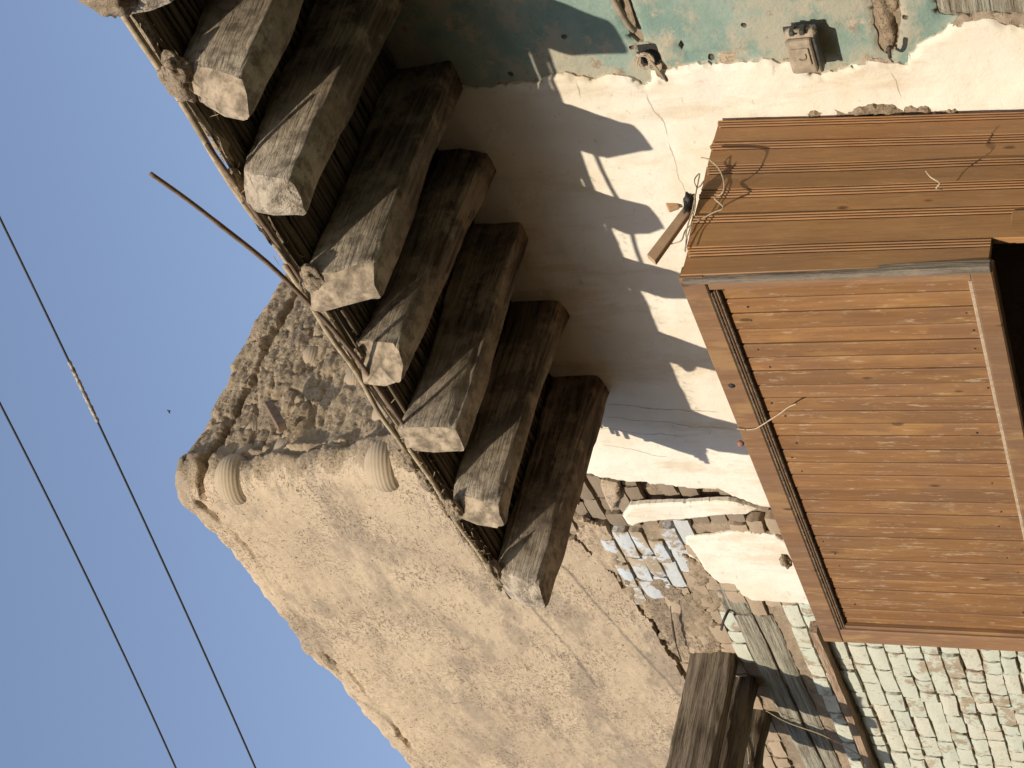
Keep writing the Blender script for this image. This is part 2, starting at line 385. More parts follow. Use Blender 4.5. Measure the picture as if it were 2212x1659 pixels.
# ================================================================== the house
house = empty('mud_brick_house', (-6.0, 4.5, 0))
tag(house, 'old mud brick house with flaking white, mint and brown plaster', 'house')
def blk(name, a, b, mat, parent):
    a, b = np.minimum(a, b), np.maximum(a, b)
    v = [(x, y, z) for x in (a[0], b[0]) for y in (a[1], b[1]) for z in (a[2], b[2])]
    return put(name, mesh(name, v, [(0, 1, 3, 2), (4, 6, 7, 5), (0, 4, 5, 1), (2, 3, 7, 6), (0, 2, 6, 4), (1, 5, 7, 3)], False), mat, parent)
YC = 4.60
blk('core_wall', (-16, YC, 0), (-6.95, 11, 4.75), MORT, house)
blk('core_wall', (-6.95, YC, 0), (-6.3, 11, 4.68), MORT, house)
blk('core_wall', (-4.35, YC, 0), (3, 11, 4.68), MORT, house)
blk('core_wall', (-6.3, YC, 0), (-4.35, 11, 1.5), MORT, house)
blk('core_wall', (-6.3, YC, 3.25), (-4.35, 11, 4.68), MORT, house)
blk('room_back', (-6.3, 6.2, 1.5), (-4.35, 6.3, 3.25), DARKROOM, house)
blk('core_wall', (-16, 4.62, 4.75), (-6.95, 9.3, 7.25), MORT, house)

# --- upper mud wall: front face, round corner, rough return face with pots
def xcorner(z): return -6.55 + (7.43-z)*.15
mud_edge = [(-6.05, 5.35), (-6.55, 5.3)] + wp([(1190, 1130), (1215, 1150), (1252, 1165), (1284, 1208), (1326, 1240), (1365, 1300), (1400, 1335), (1439, 1400),
            (1466, 1430), (1500, 1500), (1520, 1580), (1545, 1659), (1570, 1760)]) + [(-11.5, 4.95), (-15, 4.9), (-15, 8), (-6, 8)]
R = .15
fa = np.concatenate([np.linspace(7.8, 4.4, 12), np.arange(4.38, .001, -.021)])
ang = np.linspace(0, 90, 11)[1:-1]
sb = np.concatenate([np.arange(0, 2.5, .0105), np.linspace(2.55, 4.6, 20)])
kind = np.concatenate([np.zeros(len(fa)), np.ones(len(ang)), np.full(len(sb), 2)])
nrow = 230; tt = np.linspace(0, 1, nrow)
ncol = len(kind)
along = np.concatenate([-fa, ang/90*R*1.57, R*1.57+sb])
sidef = sstep(.02, .3, along)
ztop = 7.43 + .05*fbm(along*1.3, 1, 2, 3) + .014*fbm(along*11, 4, 1, 4, .7) - .04*sstep(1.0, 2.2, along) + .05*np.exp(-((along+1.75)/.16)**2)
zb = 4.70
Vs = []
for j, t in enumerate(tt):
    z = zb + (ztop-zb)*t; xc = xcorner(z)
    bx = np.where(kind == 0, xc-R+np.minimum(along, 0), np.where(kind == 1, 0, xc)); by = np.where(kind == 0, YW, 0.0)
    nx = np.zeros(ncol); ny = np.where(kind == 0, -1.0, 0.0)
    a = np.zeros(ncol); a[kind == 1] = np.radians(ang)
    bx = np.where(kind == 1, xc-R+R*np.sin(a), bx); by = np.where(kind == 1, YW+R-R*np.cos(a), by)
    nx = np.where(kind == 1, np.sin(a), np.where(kind == 2, 1.0, 0)); ny = np.where(kind == 1, -np.cos(a), ny)
    by = np.where(kind == 2, YW+R+along-R*1.57, by)
    h = .022*fbm(bx*1.1, by*1.1, z*1.1, 3) + .0045*fbm(bx*9, by*9, z*9, 4, .6) + .003*fbm(along*38, 0, z*38, 3, .7)
    rg = .020*fbm(bx*3, by*3, z*7, 4, .55) + .014*(.5-np.abs(fbm(bx*5, by*5+3, z*28, 4, .62))) + .005*fbm(bx*40, by*30, z*75, 3, .7) - .045*sstep(.30, .34, along+.02*fbm(0, z*9, 4, 3, .6))
    rg = rg - .03*np.exp(-(fbm(by*4.2, 3, z*6, 3, .55)/.05)**2)*sstep(.1, .35, fbm(by*2, 8, z*2, 2)+.25)
    h = h*(1-.4*sidef) + rg*sidef
    dz = ztop - z                                     # coping course and the crack beneath it
    cw = .02*fbm(along*2.2, 9, 1, 4, .6) + .012*fbm(along*14, 2, 6, 2)
    cd = np.where(along < 0, .115, .17) + cw
    deep = np.where(along < -.1, 1.0*np.maximum(0, .55+fbm(along*2.7, 3, 8, 2)), 1.0+.5*fbm(along*3, 5, 5, 2))
    h = h + .018*(1-sstep(-.012, .0, dz-cd))*np.minimum(1, deep+.3) - .085*deep*np.exp(-((dz-cd)/(.008+.011*sidef*(1+fbm(along*5, 6, 6, 2))))**2)
    cx = .03*fbm(0, z*5, 2, 4, .6)                    # vertical split beside the corner
    h = h - .05*sstep(7.25, 7.0, z)*np.exp(-((along-.30-cx)/.02)**2)
    Vs.append(np.stack([bx+nx*h, by+ny*h, np.broadcast_to(z, bx.shape)], 1))
last = Vs[-1]
inn = np.stack([-np.where(kind == 2, 1.0, np.where(kind == 1, .7, 0)), np.where(kind == 0, 1.0, np.where(kind == 1, .7, 0)), np.zeros(ncol)], 1)
for d, up in ((.01, .022), (.035, .042), (.08, .055), (.2, .06), (.38, .05), (.42, -.3)):
    q = last + inn*d; q[:, 2] += up + .01*fbm(along*8, d*9, 3, 3); Vs.append(q)
VV = np.concatenate(Vs); nr = len(Vs)
sdm = sdist(VV[:, 0], VV[:, 2], mud_edge) + .02*fbm(VV[:, 0]*7, 1, VV[:, 2]*7, 4, .6)
keep = (VV[:, 2] > 5.3) | (sdm > 0)
fc = []
for j in range(nr-1):
    for i in range(ncol-1):
        q = (j*ncol+i, j*ncol+i+1, (j+1)*ncol+i+1, (j+1)*ncol+i)
        if keep[q[0]] and keep[q[1]] and keep[q[2]] and keep[q[3]]: fc.append(q)
# rim along the ragged lower edge
V2 = [tuple(p) for p in VV]; ed = set()
for f in fc:
    for a, b in zip(f, f[1:]+f[:1]): ed.add((a, b))
rim = {}
for a, b in list(ed):
    if (b, a) not in ed and V2[a][2] < 5.4 and V2[b][2] < 5.4:
        for k in (a, b):
            if k not in rim: rim[k] = len(V2); V2.append(V2[k]); V2.append((V2[k][0], 4.56, V2[k][2]))
        fc.append((rim[b], rim[a], rim[a]+1, rim[b]+1))
me = mesh('mud_wall', V2, fc); me.materials.append(MUD); me.materials.append(MUDR)
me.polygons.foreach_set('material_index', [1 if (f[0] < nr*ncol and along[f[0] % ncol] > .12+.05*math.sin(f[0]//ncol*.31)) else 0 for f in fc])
mw = put('mud_wall', me, None, house)

# chopped straw lying in the plaster
rs = random.Random(31); nf_ = len(fa)
for nm, cl, cnt in (('chaff', (.16, .12, .08), 2600), ('chaff', (.54, .44, .31), 1300)):
    CV, CF = [], []
    while len(CF) < cnt*3:
        j = rs.randrange(nrow-4); i = rs.randrange(12, ncol-22)
        if not keep[j*ncol+i]: continue
        p = VV[j*ncol+i].copy(); du = VV[j*ncol+i+1]-p; dv = VV[(j+1)*ncol+i]-p; nn = np.cross(du, dv); nn /= np.linalg.norm(nn)+1e-9
        if nn[1] > 0 and i < nf_ or (i >= nf_ and nn[0] < 0): nn = -nn
        p = p + du*rs.random() + dv*rs.random() + nn*.001
        a_ = rs.gauss(-.25, .7) if rs.random() < .7 else rs.uniform(-1.5, 1.5)
        d_ = du/np.linalg.norm(du)*math.cos(a_) + dv/np.linalg.norm(dv)*math.sin(a_) + nn*rs.uniform(-.05, .12); L_ = rs.uniform(.008, .034); w_ = rs.uniform(.0012, .0026)
        sd_ = np.cross(d_, nn); k = len(CV); CV += [p+sd_*w_, p-sd_*w_, p+nn*w_*1.3, p+d_*L_]
        CF += [(k, k+2, k+3), (k+2, k+1, k+3), (k, k+1, k+2)]
    tag(put(nm, mesh(nm, CV, CF), m_flat('chaff_%d' % cnt, cl, .9, .1, .3, 50), house), kind='stuff')
# clay pots bedded in the wall
def pot_me(name, r, h, seed):
    V, Fc, n = [], [], 32; prof = []
    for k in range(61):
        t = k/60; rr = r*max(.02, math.sqrt(max(0, 1-(2*t-1)**2)))
        rr += .007*math.sin(t*70+seed)*(1 if t < .8 else .3)
        prof.append((rr, h*(t-.5)))
    for rr, z in prof:
        for i in range(n): V.append((rr*math.cos(2*math.pi*i/n), rr*math.sin(2*math.pi*i/n), z))
    for k in range(len(prof)-1):
        for i in range(n): Fc.append((k*n+i, k*n+(i+1) % n, (k+1)*n+(i+1) % n, (k+1)*n+i))
    Fc.append(tuple(range(n-1, -1, -1))); Fc.append(tuple((len(prof)-1)*n+i for i in range(n)))
    return mesh(name, V, Fc)
PM = [pot_me('pot%d' % i, 1, 1.6, i*2.1) for i in range(3)]
def pot(P, r, outv, lean, k):
    o = link('pot', PM[k % 3], POT, house); o.matrix_parent_inverse = Matrix.Translation(-house.location)
    ax = (Vector(outv)*lean + Vector((0, 0, 1))).normalized()
    o.location = P; o.scale = (r, r, r); o.rotation_euler = ax.to_track_quat('Z', 'X').to_euler()
pot((-6.62, 4.605, 7.11), .150, (.6, -.8, 0), .25, 0); pot((-6.46, 4.605, 6.04), .150, (.6, -.8, 0), .25, 1)
for k, (px, py, r, out) in enumerate([(638, 762, .12, .045), (576, 809, .11, .035), (734, 809, .105, .035), (671, 690, .12, .035), (537, 866, .10, .03), (513, 922, .11, .035),
                  (582, 961, .12, .055), (692, 961, .13, .05), (496, 970, .10, .03), (802, 878, .13, .05)]):
    z = 6.6
    for _ in range(4): z = onX(px, py, xcorner(z))[2]
    q = onX(px, py, xcorner(z)); pot((xcorner(z)-.05-r*.80+out*.3, q[1]+.02, q[2]-.05), r, (1, -.2+.4*math.sin(k*2.3), 0), .8+.3*math.sin(k*1.9), k)

q = onY(716, 1415, 4.53); o = put('mud_lump', lump_me('mud_lump', .20, .07, .055, 21, .18, 1.8, 4), MUDR, house); o.location = Vector(q); o.matrix_parent_inverse = Matrix.Translation(-house.location)
# --- layers on the facade
rel_m = lambda X, Z: .010*fbm(X*3, 0, Z*3, 3) + .005*fbm(X*22, 0, Z*22, 3, .6)
rel_w = lambda X, Z: .010*fbm(X*1.6, 0, Z*1.6, 3) + .0025*fbm(X*11, 0, Z*11, 3)
holes_m = [wp(l) for l in ([(1392, 1048), (1408, 1046), (1410, 1068), (1385, 1072)], [(1415, 1058), (1440, 1060), (1438, 1072), (1415, 1070)], [(1484, 1062), (1530, 1066), (1528, 1078), (1488, 1078)],
           [(1620, 1098), (1655, 1095), (1660, 1122), (1622, 1120)], [(1330, 1045), (1375, 1050), (1372, 1064), (1338, 1068)], [(1562, 1340), (1572, 1330), (1580, 1345), (1570, 1352)], [(1505, 1310), (1520, 1305), (1524, 1325), (1508, 1325)])]
strip = wp([(1250, 1020), (1300, 1025), (1560, 1055), (1655, 1090), (1672, 1130), (1480, 1141), (1400, 1148), (1300, 1150), (1240, 1120)])
win = [(-6.3, 1.5), (-4.35, 1.5), (-4.35, 3.25), (-6.3, 3.25)]
sheet('mortar', [(-12, 1.0), (-6.2, 1.0), (-6.2, 5.25), (-12, 5.05)], .016, 4.519, .085, lambda X, Z: .007*fbm(X*12, 0, Z*16, 4, .65) - .045*sstep(-.02, .02, sdist(X, Z, strip)), MORT, house, (0, 1), holes_m)
sheet('mortar', [(-6.2, 1.0), (2, 1.0), (2, 4.7), (-6.2, 4.9)], .05, 4.535, .065, rel_m, MORT, house, (0, 1), [win])
mint_poly = [(-4.6, 1.4), (2, 1.4), (2, 4.72), (-4.1, 4.72), (-4.4, 4.3), (-4.6, 3.2)]
mint_holes = [wp(l) for l in ([(1482, 121), (1560, 119), (1625, 115), (1626, 121), (1560, 125), (1484, 128)], [(1462, 97), (1470, 96), (1484, 118), (1478, 121)], [(1905, -30), (1935, -30), (1945, 60), (1938, 110), (1920, 132), (1905, 120), (1890, 70), (1880, 0)],
              [(1378, 103), (1410, 103), (1418, 128), (1412, 142), (1385, 140)], [(2010, -40), (2300, -40), (2300, 50), (2030, 45), (2018, 30)], [(1320, -40), (1345, -40), (1390, 95), (1372, 100), (1350, 60)])]
sheet('mint_plaster', mint_poly, .014, 4.517, .025, rel_w, MINT, house, (.006, 14), mint_holes)
whi = wp([(2230, 58), (2177, 58), (2143, 49), (2083, 52), (2050, 63), (2016, 80), (1990, 98), (1967, 122), (1953, 142), (1922, 142), (1880, 132), (1855, 135), (1838, 147), (1800, 152), (1775, 162), (1745, 155),
          (1720, 142), (1690, 138), (1640, 132), (1600, 134), (1540, 138), (1500, 141), (1460, 147), (1425, 150), (1408, 152), (1404, 172), (1398, 192), (1375, 178), (1355, 165), (1330, 158), (1310, 160), (1290, 168),
          (1250, 168), (1230, 163), (1200, 164), (1150, 178), (1100, 180), (1060, 196), (1000, 190), (985, 203)]) + [(-3.9, 4.72), (-5.8, 4.74), (-5.9, 4.9), (-6.3, 4.98)] + \
      wp([(1253, 1028), (1277, 1022), (1296, 1031), (1333, 1037), (1378, 1043), (1445, 1049), (1512, 1057), (1556, 1059), (1564, 1066), (1600, 1078), (1653, 1093)]) + [(-6.65, 3.6), (-6.5, 1.4), (-3.4, 1.4)]
sheet('white_plaster', whi, .012, 4.495, .035, rel_w, WHITE, house, (.012, 12), [win])
bnd = [(1075, 186), (1150, 178), (1200, 165), (1250, 168), (1290, 167), (1330, 157), (1370, 170), (1425, 150), (1500, 141), (1600, 133), (1690, 138), (1745, 153), (1790, 155), (1838, 147), (1860, 133), (1885, 131), (1922, 141), (1955, 141), (1970, 120), (1995, 96), (2050, 62), (2083, 51), (2143, 48), (2230, 56)]
offs = [3, 4, 2, 3, 6, 10, 8, 12, 9, 11, 12, 9, 12, 10, 8, 6, 8, 5, 4, 6, 9, 8, 12, 10]
sheet('mud_patch', wp([(x, y-o_) for (x, y), o_ in zip(bnd, offs)] + [(x, y+12) for x, y in bnd[::-1]]), .010, 4.508, .03, rel_m, MUD, house, (.014, 16))
sheet('mud_patch', wp([(1728, 236), (1757, 230), (1800, 231), (1835, 233), (1860, 224), (1887, 219), (1945, 227), (2060, 233), (2100, 262), (1728, 262)]), .010, 4.487, .03, lambda X, Z: .014*fbm(X*16, 0, Z*22, 4, .6), MUDR, house, (.010, 18))
sheet('mud_patch', wp([(1745, 203), (1770, 200), (1812, 198), (1800, 204), (1765, 209)]), .007, 4.489, .02, rel_m, MUD, house, (.006, 30))
sheet('mud_patch', wp([(1836, 190), (1862, 193), (1850, 199)]), .006, 4.489, .02, rel_m, MUD, house, (.005, 30))
def z22(l): return wp([(1207+x*.2976, 932.6+y*.2976) for x, y in l])
sheet('white_plaster', z22([(465, 600), (520, 520), (700, 512), (960, 500), (1230, 488), (1350, 515), (1440, 545), (1380, 580), (1220, 590), (1100, 605), (900, 635), (760, 640), (600, 650), (545, 676), (500, 650)]),
      .007, 4.480, .035, rel_w, WHITE, house, (.004, 11))
sheet('white_plaster', z22([(905, 765), (1090, 752), (1300, 722), (1580, 742), (1700, 800), (1900, 1000), (1900, 1260), (1740, 1232), (1560, 1225), (1400, 1215), (1330, 1180), (1310, 1150), (1275, 1105), (1170, 1092), (1060, 1000), (1000, 900), (935, 830)]),
      .008, 4.485, .03, rel_w, WHITE, house, (.006, 11))
sheet('white_plaster', z22([(905, 790), (930, 800), (1000, 930), (1040, 1030), (1010, 1025), (940, 940)]), .008, 4.495, .03, rel_w, WHITE, house, (.005, 20))
sheet('mud_patch', z22([(290, 345), (430, 375), (445, 470), (400, 560), (385, 590), (340, 500)]), .008, 4.488, .04, rel_m, MUD, house, (.004, 20))

rel_s = lambda X, Z: .010*fbm(X*9, 0, Z*13, 4, .65)
sheet('mud_patch', wp([(1330, 1248), (1400, 1252), (1470, 1278), (1520, 1300), (1548, 1345), (1560, 1400), (1520, 1440), (1480, 1430), (1440, 1395), (1400, 1332), (1366, 1298)]), .009, 4.500, .02, rel_s, MUDR, house, (.035, 9))
sheet('mud_patch', wp([(1260, 1120), (1300, 1140), (1330, 1190), (1350, 1240), (1326, 1245), (1284, 1205), (1252, 1165)]), .009, 4.499, .02, rel_s, MUD, house, (.03, 9))
sheet('mud_patch', wp([(1480, 1200), (1530, 1230), (1560, 1290), (1550, 1325), (1500, 1300), (1480, 1250)]), .009, 4.499, .02, rel_s, MUDR, house, (.03, 10))
# boards let into the wall (an old lintel)
def plank_on_wall(name, px0, length, h, mat, yface=4.495, th=.06, tilt=0.0, seed=0):
    a = onY(*px0); n = 60; m_ = 7; V, Fc = [], []
    for i in range(n+1):
        t = i/n; x = a[0]-length*t
        for j in range(m_):
            s = j/(m_-1); e = .006*fbm(x*4, seed, j*5, 2) if j in (0, m_-1) else 0
            z = a[2] - h*s + e + tilt*t
            y = yface - .006*fbm(x*2, seed+3, z*45, 4, .6) + (.012 if j in (0, m_-1) else 0)
            V.append((x + (.012*fbm(z*30, seed, 2, 3) if i == 0 else 0), y, z))
    for i in range(n):
        for j in range(m_-1): Fc.append((i*m_+j, i*m_+j+1, (i+1)*m_+j+1, (i+1)*m_+j))
    k = len(V)
    for i in range(n+1):
        for j in (0, m_-1): V.append(V[i*m_+j]); V.append((V[i*m_+j][0], yface+th, V[i*m_+j][2]))
    for i in range(n):
        q = k+4*i; Fc.append((q, q+4, q+5, q+1)); Fc.append((q+2, q+3, q+7, q+6))
    e0 = len(V)
    for j in range(m_): V.append(V[j])
    V.append((V[m_-1][0], yface+th, V[m_-1][2])); V.append((V[0][0], yface+th, V[0][2])); Fc.append(tuple(range(e0, e0+m_+2)))
    return put(name, mesh(name, V, Fc), mat, house)
plank_on_wall('lintel_plank', (1580, 1326), 2.9, .118, WOODX, 4.49, .07, -.02, 1)
plank_on_wall('lintel_plank', (1628, 1330), 2.9, .105, WOODX, 4.50, .07, -.03, 2)
plank_on_wall('lintel_plank', (1530, 1262), .30, .095, WOODX, 4.505, .06, 0, 3)
plank_on_wall('lintel_plank', (1560, 1275), .26, .10, WOODX, 4.508, .06, 0, 4)
# weathered lintel at the right and a broken rib of mud and wood
lp = wp([(2030, 45), (2018, 20), (2012, -60), (2260, -60), (2260, 46), (2140, 42)])
sheet('lintel_plank', lp, .012, 4.525, .03, lambda X, Z: .004*fbm(X*8, 0, Z*60, 4), WOODX, house, (.003, 20))
sheet('mud_rib', wp([(1882, -30), (1925, -30), (1936, 10), (1938, 60), (1936, 85), (1925, 120), (1912, 122), (1900, 70), (1893, 20)]), .008, 4.515, .03, lambda X, Z: .016*fbm(X*14, 0, Z*26, 4, .6), MUDR, house, (.006, 20))

# bricks, one by one
def brick_me(seed):
    n, m_ = 5, 4; V, Fc = [], []
    for j in range(m_):
        for i in range(n):
            u, v = i/(n-1)-.5, j/(m_-1)-.5
            ed_ = (abs(u) > .49)+(abs(v) > .49)
            x = u + .022*float(vn(u*3+seed, v*3, 1)); z = v + .05*float(vn(u*3, v*3+seed, 5))
            y = -.009 + (.0, .002, .006)[ed_] - .006*float(vn(u*5+seed*7, v*5, 3))
            V.append((x, y, z))
    for j in range(m_-1):
        for i in range(n-1): Fc.append((j*n+i, j*n+i+1, (j+1)*n+i+1, (j+1)*n+i))
    ring = list(range(n)) + [j*n+n-1 for j in range(1, m_)] + [(m_-1)*n+i for i in range(n-2, -1, -1)] + [j*n for j in range(m_-2, 0, -1)]
    k = len(V)
    nr2 = len(ring)
    for q in ring: V.append(V[q])
    for q in ring: V.append((V[q][0], .05, V[q][2]))
    for i in range(nr2): Fc.append((k+(i+1) % nr2, k+i, k+nr2+i, k+nr2+(i+1) % nr2))
    return V, Fc
BR = [brick_me(s*1.37) for s in range(9)]
BM = {}
for key, mt in (('m', B_MINT), ('b', B_BLUE), ('r', B_RAW), ('d', B_SHADE)):
    BM[key] = []
    for s, (v, f) in enumerate(BR):
        q = mesh('brick_%s%d' % (key, s), v, f); q.materials.append(mt); BM[key].append(q)
whiA = np.array(whi); blue = wp([(1290, 1155), (1320, 1150), (1470, 1135), (1500, 1180), (1500, 1260), (1480, 1300), (1390, 1300), (1340, 1260)])
boards = wp([(1565, 1318), (1690, 1318), (1850, 1720), (1730, 1720)]); patch2 = z22([(905, 765), (1580, 742), (1900, 1000), (1900, 1260), (1400, 1215), (1060, 1000)])
def ins(x, z, poly): return float(sdist(np.array([x]), np.array([z]), poly)[0])
boxpx = [(1480, 585), (1775, 1385), (2300, 1420), (2300, 585)]
nb = 0; row = 0; z = 2.55
rb = random.Random(3)
while z < 5.2:
    hh = .092+rb.uniform(-.008, .01); x = -10.6 + (row % 2)*.11 + rb.uniform(-.03, .03)
    while x < -6.35:
        L_ = rb.choice((.24, .22, .25, .20, .13, .12))*rb.uniform(.93, 1.05)
        cx, cz = x+L_/2, z+.016*fbm(x*1.3, row*.1, 0, 2)+.0
        px, py = proj((cx, 4.5, cz))
        if -30 < px < 2260 and py < 1690 and sdist(np.array([px]), np.array([py]), boxpx)[0] < 25:
            if ins(cx, cz, mud_edge) < -.03 and ins(cx, cz, whi) < .02 and ins(cx, cz, boards) < .01 and ins(cx, cz, patch2) < .06:
                if ins(cx, cz, blue) > 0: kd = 'b'
                elif cz > 3.95 + (cx+7.0)*.12 or (cx > -7.0 and cz > 3.5) : kd = 'r'
                else: kd = 'm'
                if cx < -7.62 and kd == 'r' and cz < 4.42: kd = 'm'
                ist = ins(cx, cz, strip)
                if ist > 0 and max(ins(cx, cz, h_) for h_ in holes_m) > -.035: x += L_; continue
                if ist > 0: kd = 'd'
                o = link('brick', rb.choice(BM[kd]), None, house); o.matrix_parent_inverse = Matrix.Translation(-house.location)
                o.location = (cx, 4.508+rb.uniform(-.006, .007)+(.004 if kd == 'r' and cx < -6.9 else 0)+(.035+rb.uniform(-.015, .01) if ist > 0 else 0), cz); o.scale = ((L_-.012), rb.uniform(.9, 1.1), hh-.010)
                o.rotation_euler = (rb.uniform(-.05, .03), rb.uniform(-.035, .035), rb.uniform(-.03, .03)); nb += 1
        x += L_
    z += hh+.0025; row += 1
print('bricks', nb)

# ================================================================== balcony of old beams
bal = empty('projecting_balcony', (-4.0, 4.5, 4.48))
tag(bal, 'row of dark weathered beams jutting from the wall under a reed and mud deck', 'balcony')
def beam(name, xr0, w0, zb0, zt0, xr1, w1, zb1, zt1, ytip, seed, sl=(0, 0), rnd=5.0, parent=None, mat=None, yroot=4.85, bulge=.02, n=48, pale=True, wob=1.0):
    m_ = 44; V, Fc = [], []; th = np.linspace(0, 2*np.pi, m_, endpoint=False); th = th - .16*np.sin(4*th)*-1
    ce, se = np.cos(th), np.sin(th)
    rnd = rnd*2.2; ux = np.sign(ce)*np.abs(ce)**(2/rnd); uz = np.sign(se)*np.abs(se)**(2/rnd)
    ts = np.concatenate([np.linspace(0, .06, 8)[:-1], np.linspace(.06, 1, n-7)])
    for t in ts:
        w, zb_, zt, xr = w1+(w0-w1)*t, zb1+(zb0-zb1)*t, zt1+(zt0-zt1)*t, xr1+(xr0-xr1)*t
        xc, zc = xr-w/2, (zb_+zt)/2; y = ytip+(yroot-ytip)*t
        rr = min(1, .95+.05*math.sqrt(min(1, t/.012)))
        X = xc+ux*w/2*rr; Zz = zc+uz*(zt-zb_)/2*rr
        k = wob*.011*fbm(X*3+seed, y*1.9, Zz*3, 3) + .009*fbm(X*30+seed, y*1.6, Zz*30, 3, .6)
        cor = np.clip((np.abs(ux)*np.abs(uz)-.72)/.28, 0, 1); k = k - cor*(.003+.020*np.maximum(0, fbm(X*8+seed, y*6, Zz*8, 3, .6)))
        tip = math.exp(-t*9); k = k + tip*.016*fbm(X*9+seed, y*3, Zz*9, 3)
        Y = y + (sl[0]*(X-xc) + sl[1]*(Zz-zc) + .022*fbm(X*11+seed, 3, Zz*11, 3, .6))*tip
        X = X + ux*k + wob*.014*float(vn(y*1.9, seed, 2)); Zz = Zz + uz*k + wob*.008*float(vn(y*1.6, seed, 6))
        V += list(zip(X, Y, Zz))
    nr_ = len(ts)
    for i in range(nr_-1):
        for k in range(m_): Fc.append((i*m_+k, (i+1)*m_+k, (i+1)*m_+(k+1) % m_, i*m_+(k+1) % m_))
    c = np.mean(V[:m_], 0); V0 = len(V)
    for f in (1.0, .66, .33):
        for k in range(m_):
            p = np.array(V[k])*f + c*(1-f); p[1] -= bulge*(1-f*f) + (.008*float(vn(p[0]*30, seed, p[2]*30)) if f < 1 else 0); V.append(tuple(p))
    V.append((c[0], c[1]-bulge*1.02, c[2]))
    for k in range(m_):
        k2 = (k+1) % m_
        Fc += [(V0+k, V0+k2, V0+m_+k2, V0+m_+k), (V0+m_+k, V0+m_+k2, V0+2*m_+k2, V0+2*m_+k), (V0+2*m_+k, V0+2*m_+k2, len(V)-1)]
    me = mesh(name, V, Fc); me.materials.append(mat or WOOD)
    if mat is None and pale:
        me.materials.append(ENDW); nside = (nr_-1)*m_; me.polygons.foreach_set('material_index', [1 if i >= nside else 0 for i in range(len(Fc))])
    return put(name, me, None, parent)
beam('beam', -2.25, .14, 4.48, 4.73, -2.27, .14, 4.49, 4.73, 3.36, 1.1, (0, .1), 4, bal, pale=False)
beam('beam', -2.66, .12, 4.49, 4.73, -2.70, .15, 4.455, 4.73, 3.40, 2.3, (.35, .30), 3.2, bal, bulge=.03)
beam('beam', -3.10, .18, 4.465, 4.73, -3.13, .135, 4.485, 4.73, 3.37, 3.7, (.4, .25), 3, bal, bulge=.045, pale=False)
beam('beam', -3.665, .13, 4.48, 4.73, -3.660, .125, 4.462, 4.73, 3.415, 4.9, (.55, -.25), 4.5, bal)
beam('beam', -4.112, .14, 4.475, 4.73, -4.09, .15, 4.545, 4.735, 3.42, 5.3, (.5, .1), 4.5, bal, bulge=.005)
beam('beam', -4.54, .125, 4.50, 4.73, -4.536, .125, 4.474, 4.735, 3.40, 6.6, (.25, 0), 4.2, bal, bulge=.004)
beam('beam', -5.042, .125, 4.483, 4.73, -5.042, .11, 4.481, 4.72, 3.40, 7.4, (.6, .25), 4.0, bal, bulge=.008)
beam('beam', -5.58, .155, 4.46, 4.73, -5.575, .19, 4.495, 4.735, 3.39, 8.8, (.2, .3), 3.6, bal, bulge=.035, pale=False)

# reeds laid across the beams
def reed_me(name, L_, r, seed):
    pts = [(L_*(i/14-.5), .006*float(vn(i*.6, seed, 1)), .004*float(vn(i*.6, seed, 4))) for i in range(15)]
    rr = [r*(1+.12*float(vn(i*2.1, seed, 2)))*(1-.25*i/14) for i in range(15)]
    return tube(name, pts, rr, 7)
RM = [reed_me('reed%d' % i, 2.35, .0105, i*3.3) for i in range(5)]
rr_ = random.Random(5); y = 3.47
while y < 4.55:
    for cx in (-4.68, -2.75):
        o = link('reed', RM[rr_.randrange(5)], REED, bal); o.matrix_parent_inverse = Matrix.Translation(-bal.location)
        o.location = (cx+rr_.uniform(-.06, .06), y+rr_.uniform(-.006, .006), 4.752+rr_.uniform(-.004, .008)); o.rotation_euler = (rr_.random()*6, rr_.uniform(-.004, .004), rr_.uniform(-.008, .008))
        sc_ = rr_.uniform(.85, 1.35); o.scale = (1, sc_, sc_)
    y += .0255
# outer ribs of the deck edge
def edge_line(x, dy=0, dz=0): return (x, 3.445+dy+.012*float(vn(x*1.3, 4, 4)), 4.762+dz)
for k, (xa, xb, dy, dz, r) in enumerate([(-2.0, -3.75, -.012, .008, .014), (-3.2, -5.0, .0, -.004, .011), (-4.55, -5.78, -.004, .0, .012), (-4.9, -5.80, .02, .012, .010), (-2.3, -3.4, .02, -.002, .011), (-3.6, -4.7, -.022, .012, .012)]):
    pts = [edge_line(xa+(xb-xa)*i/16, dy+.004*math.sin(i+k), dz+.004*math.sin(i*.7+k)) for i in range(17)]
    put('rib', tube('rib', pts, [r*(1-.2*i/16) for i in range(17)], 7), RIBM, bal)
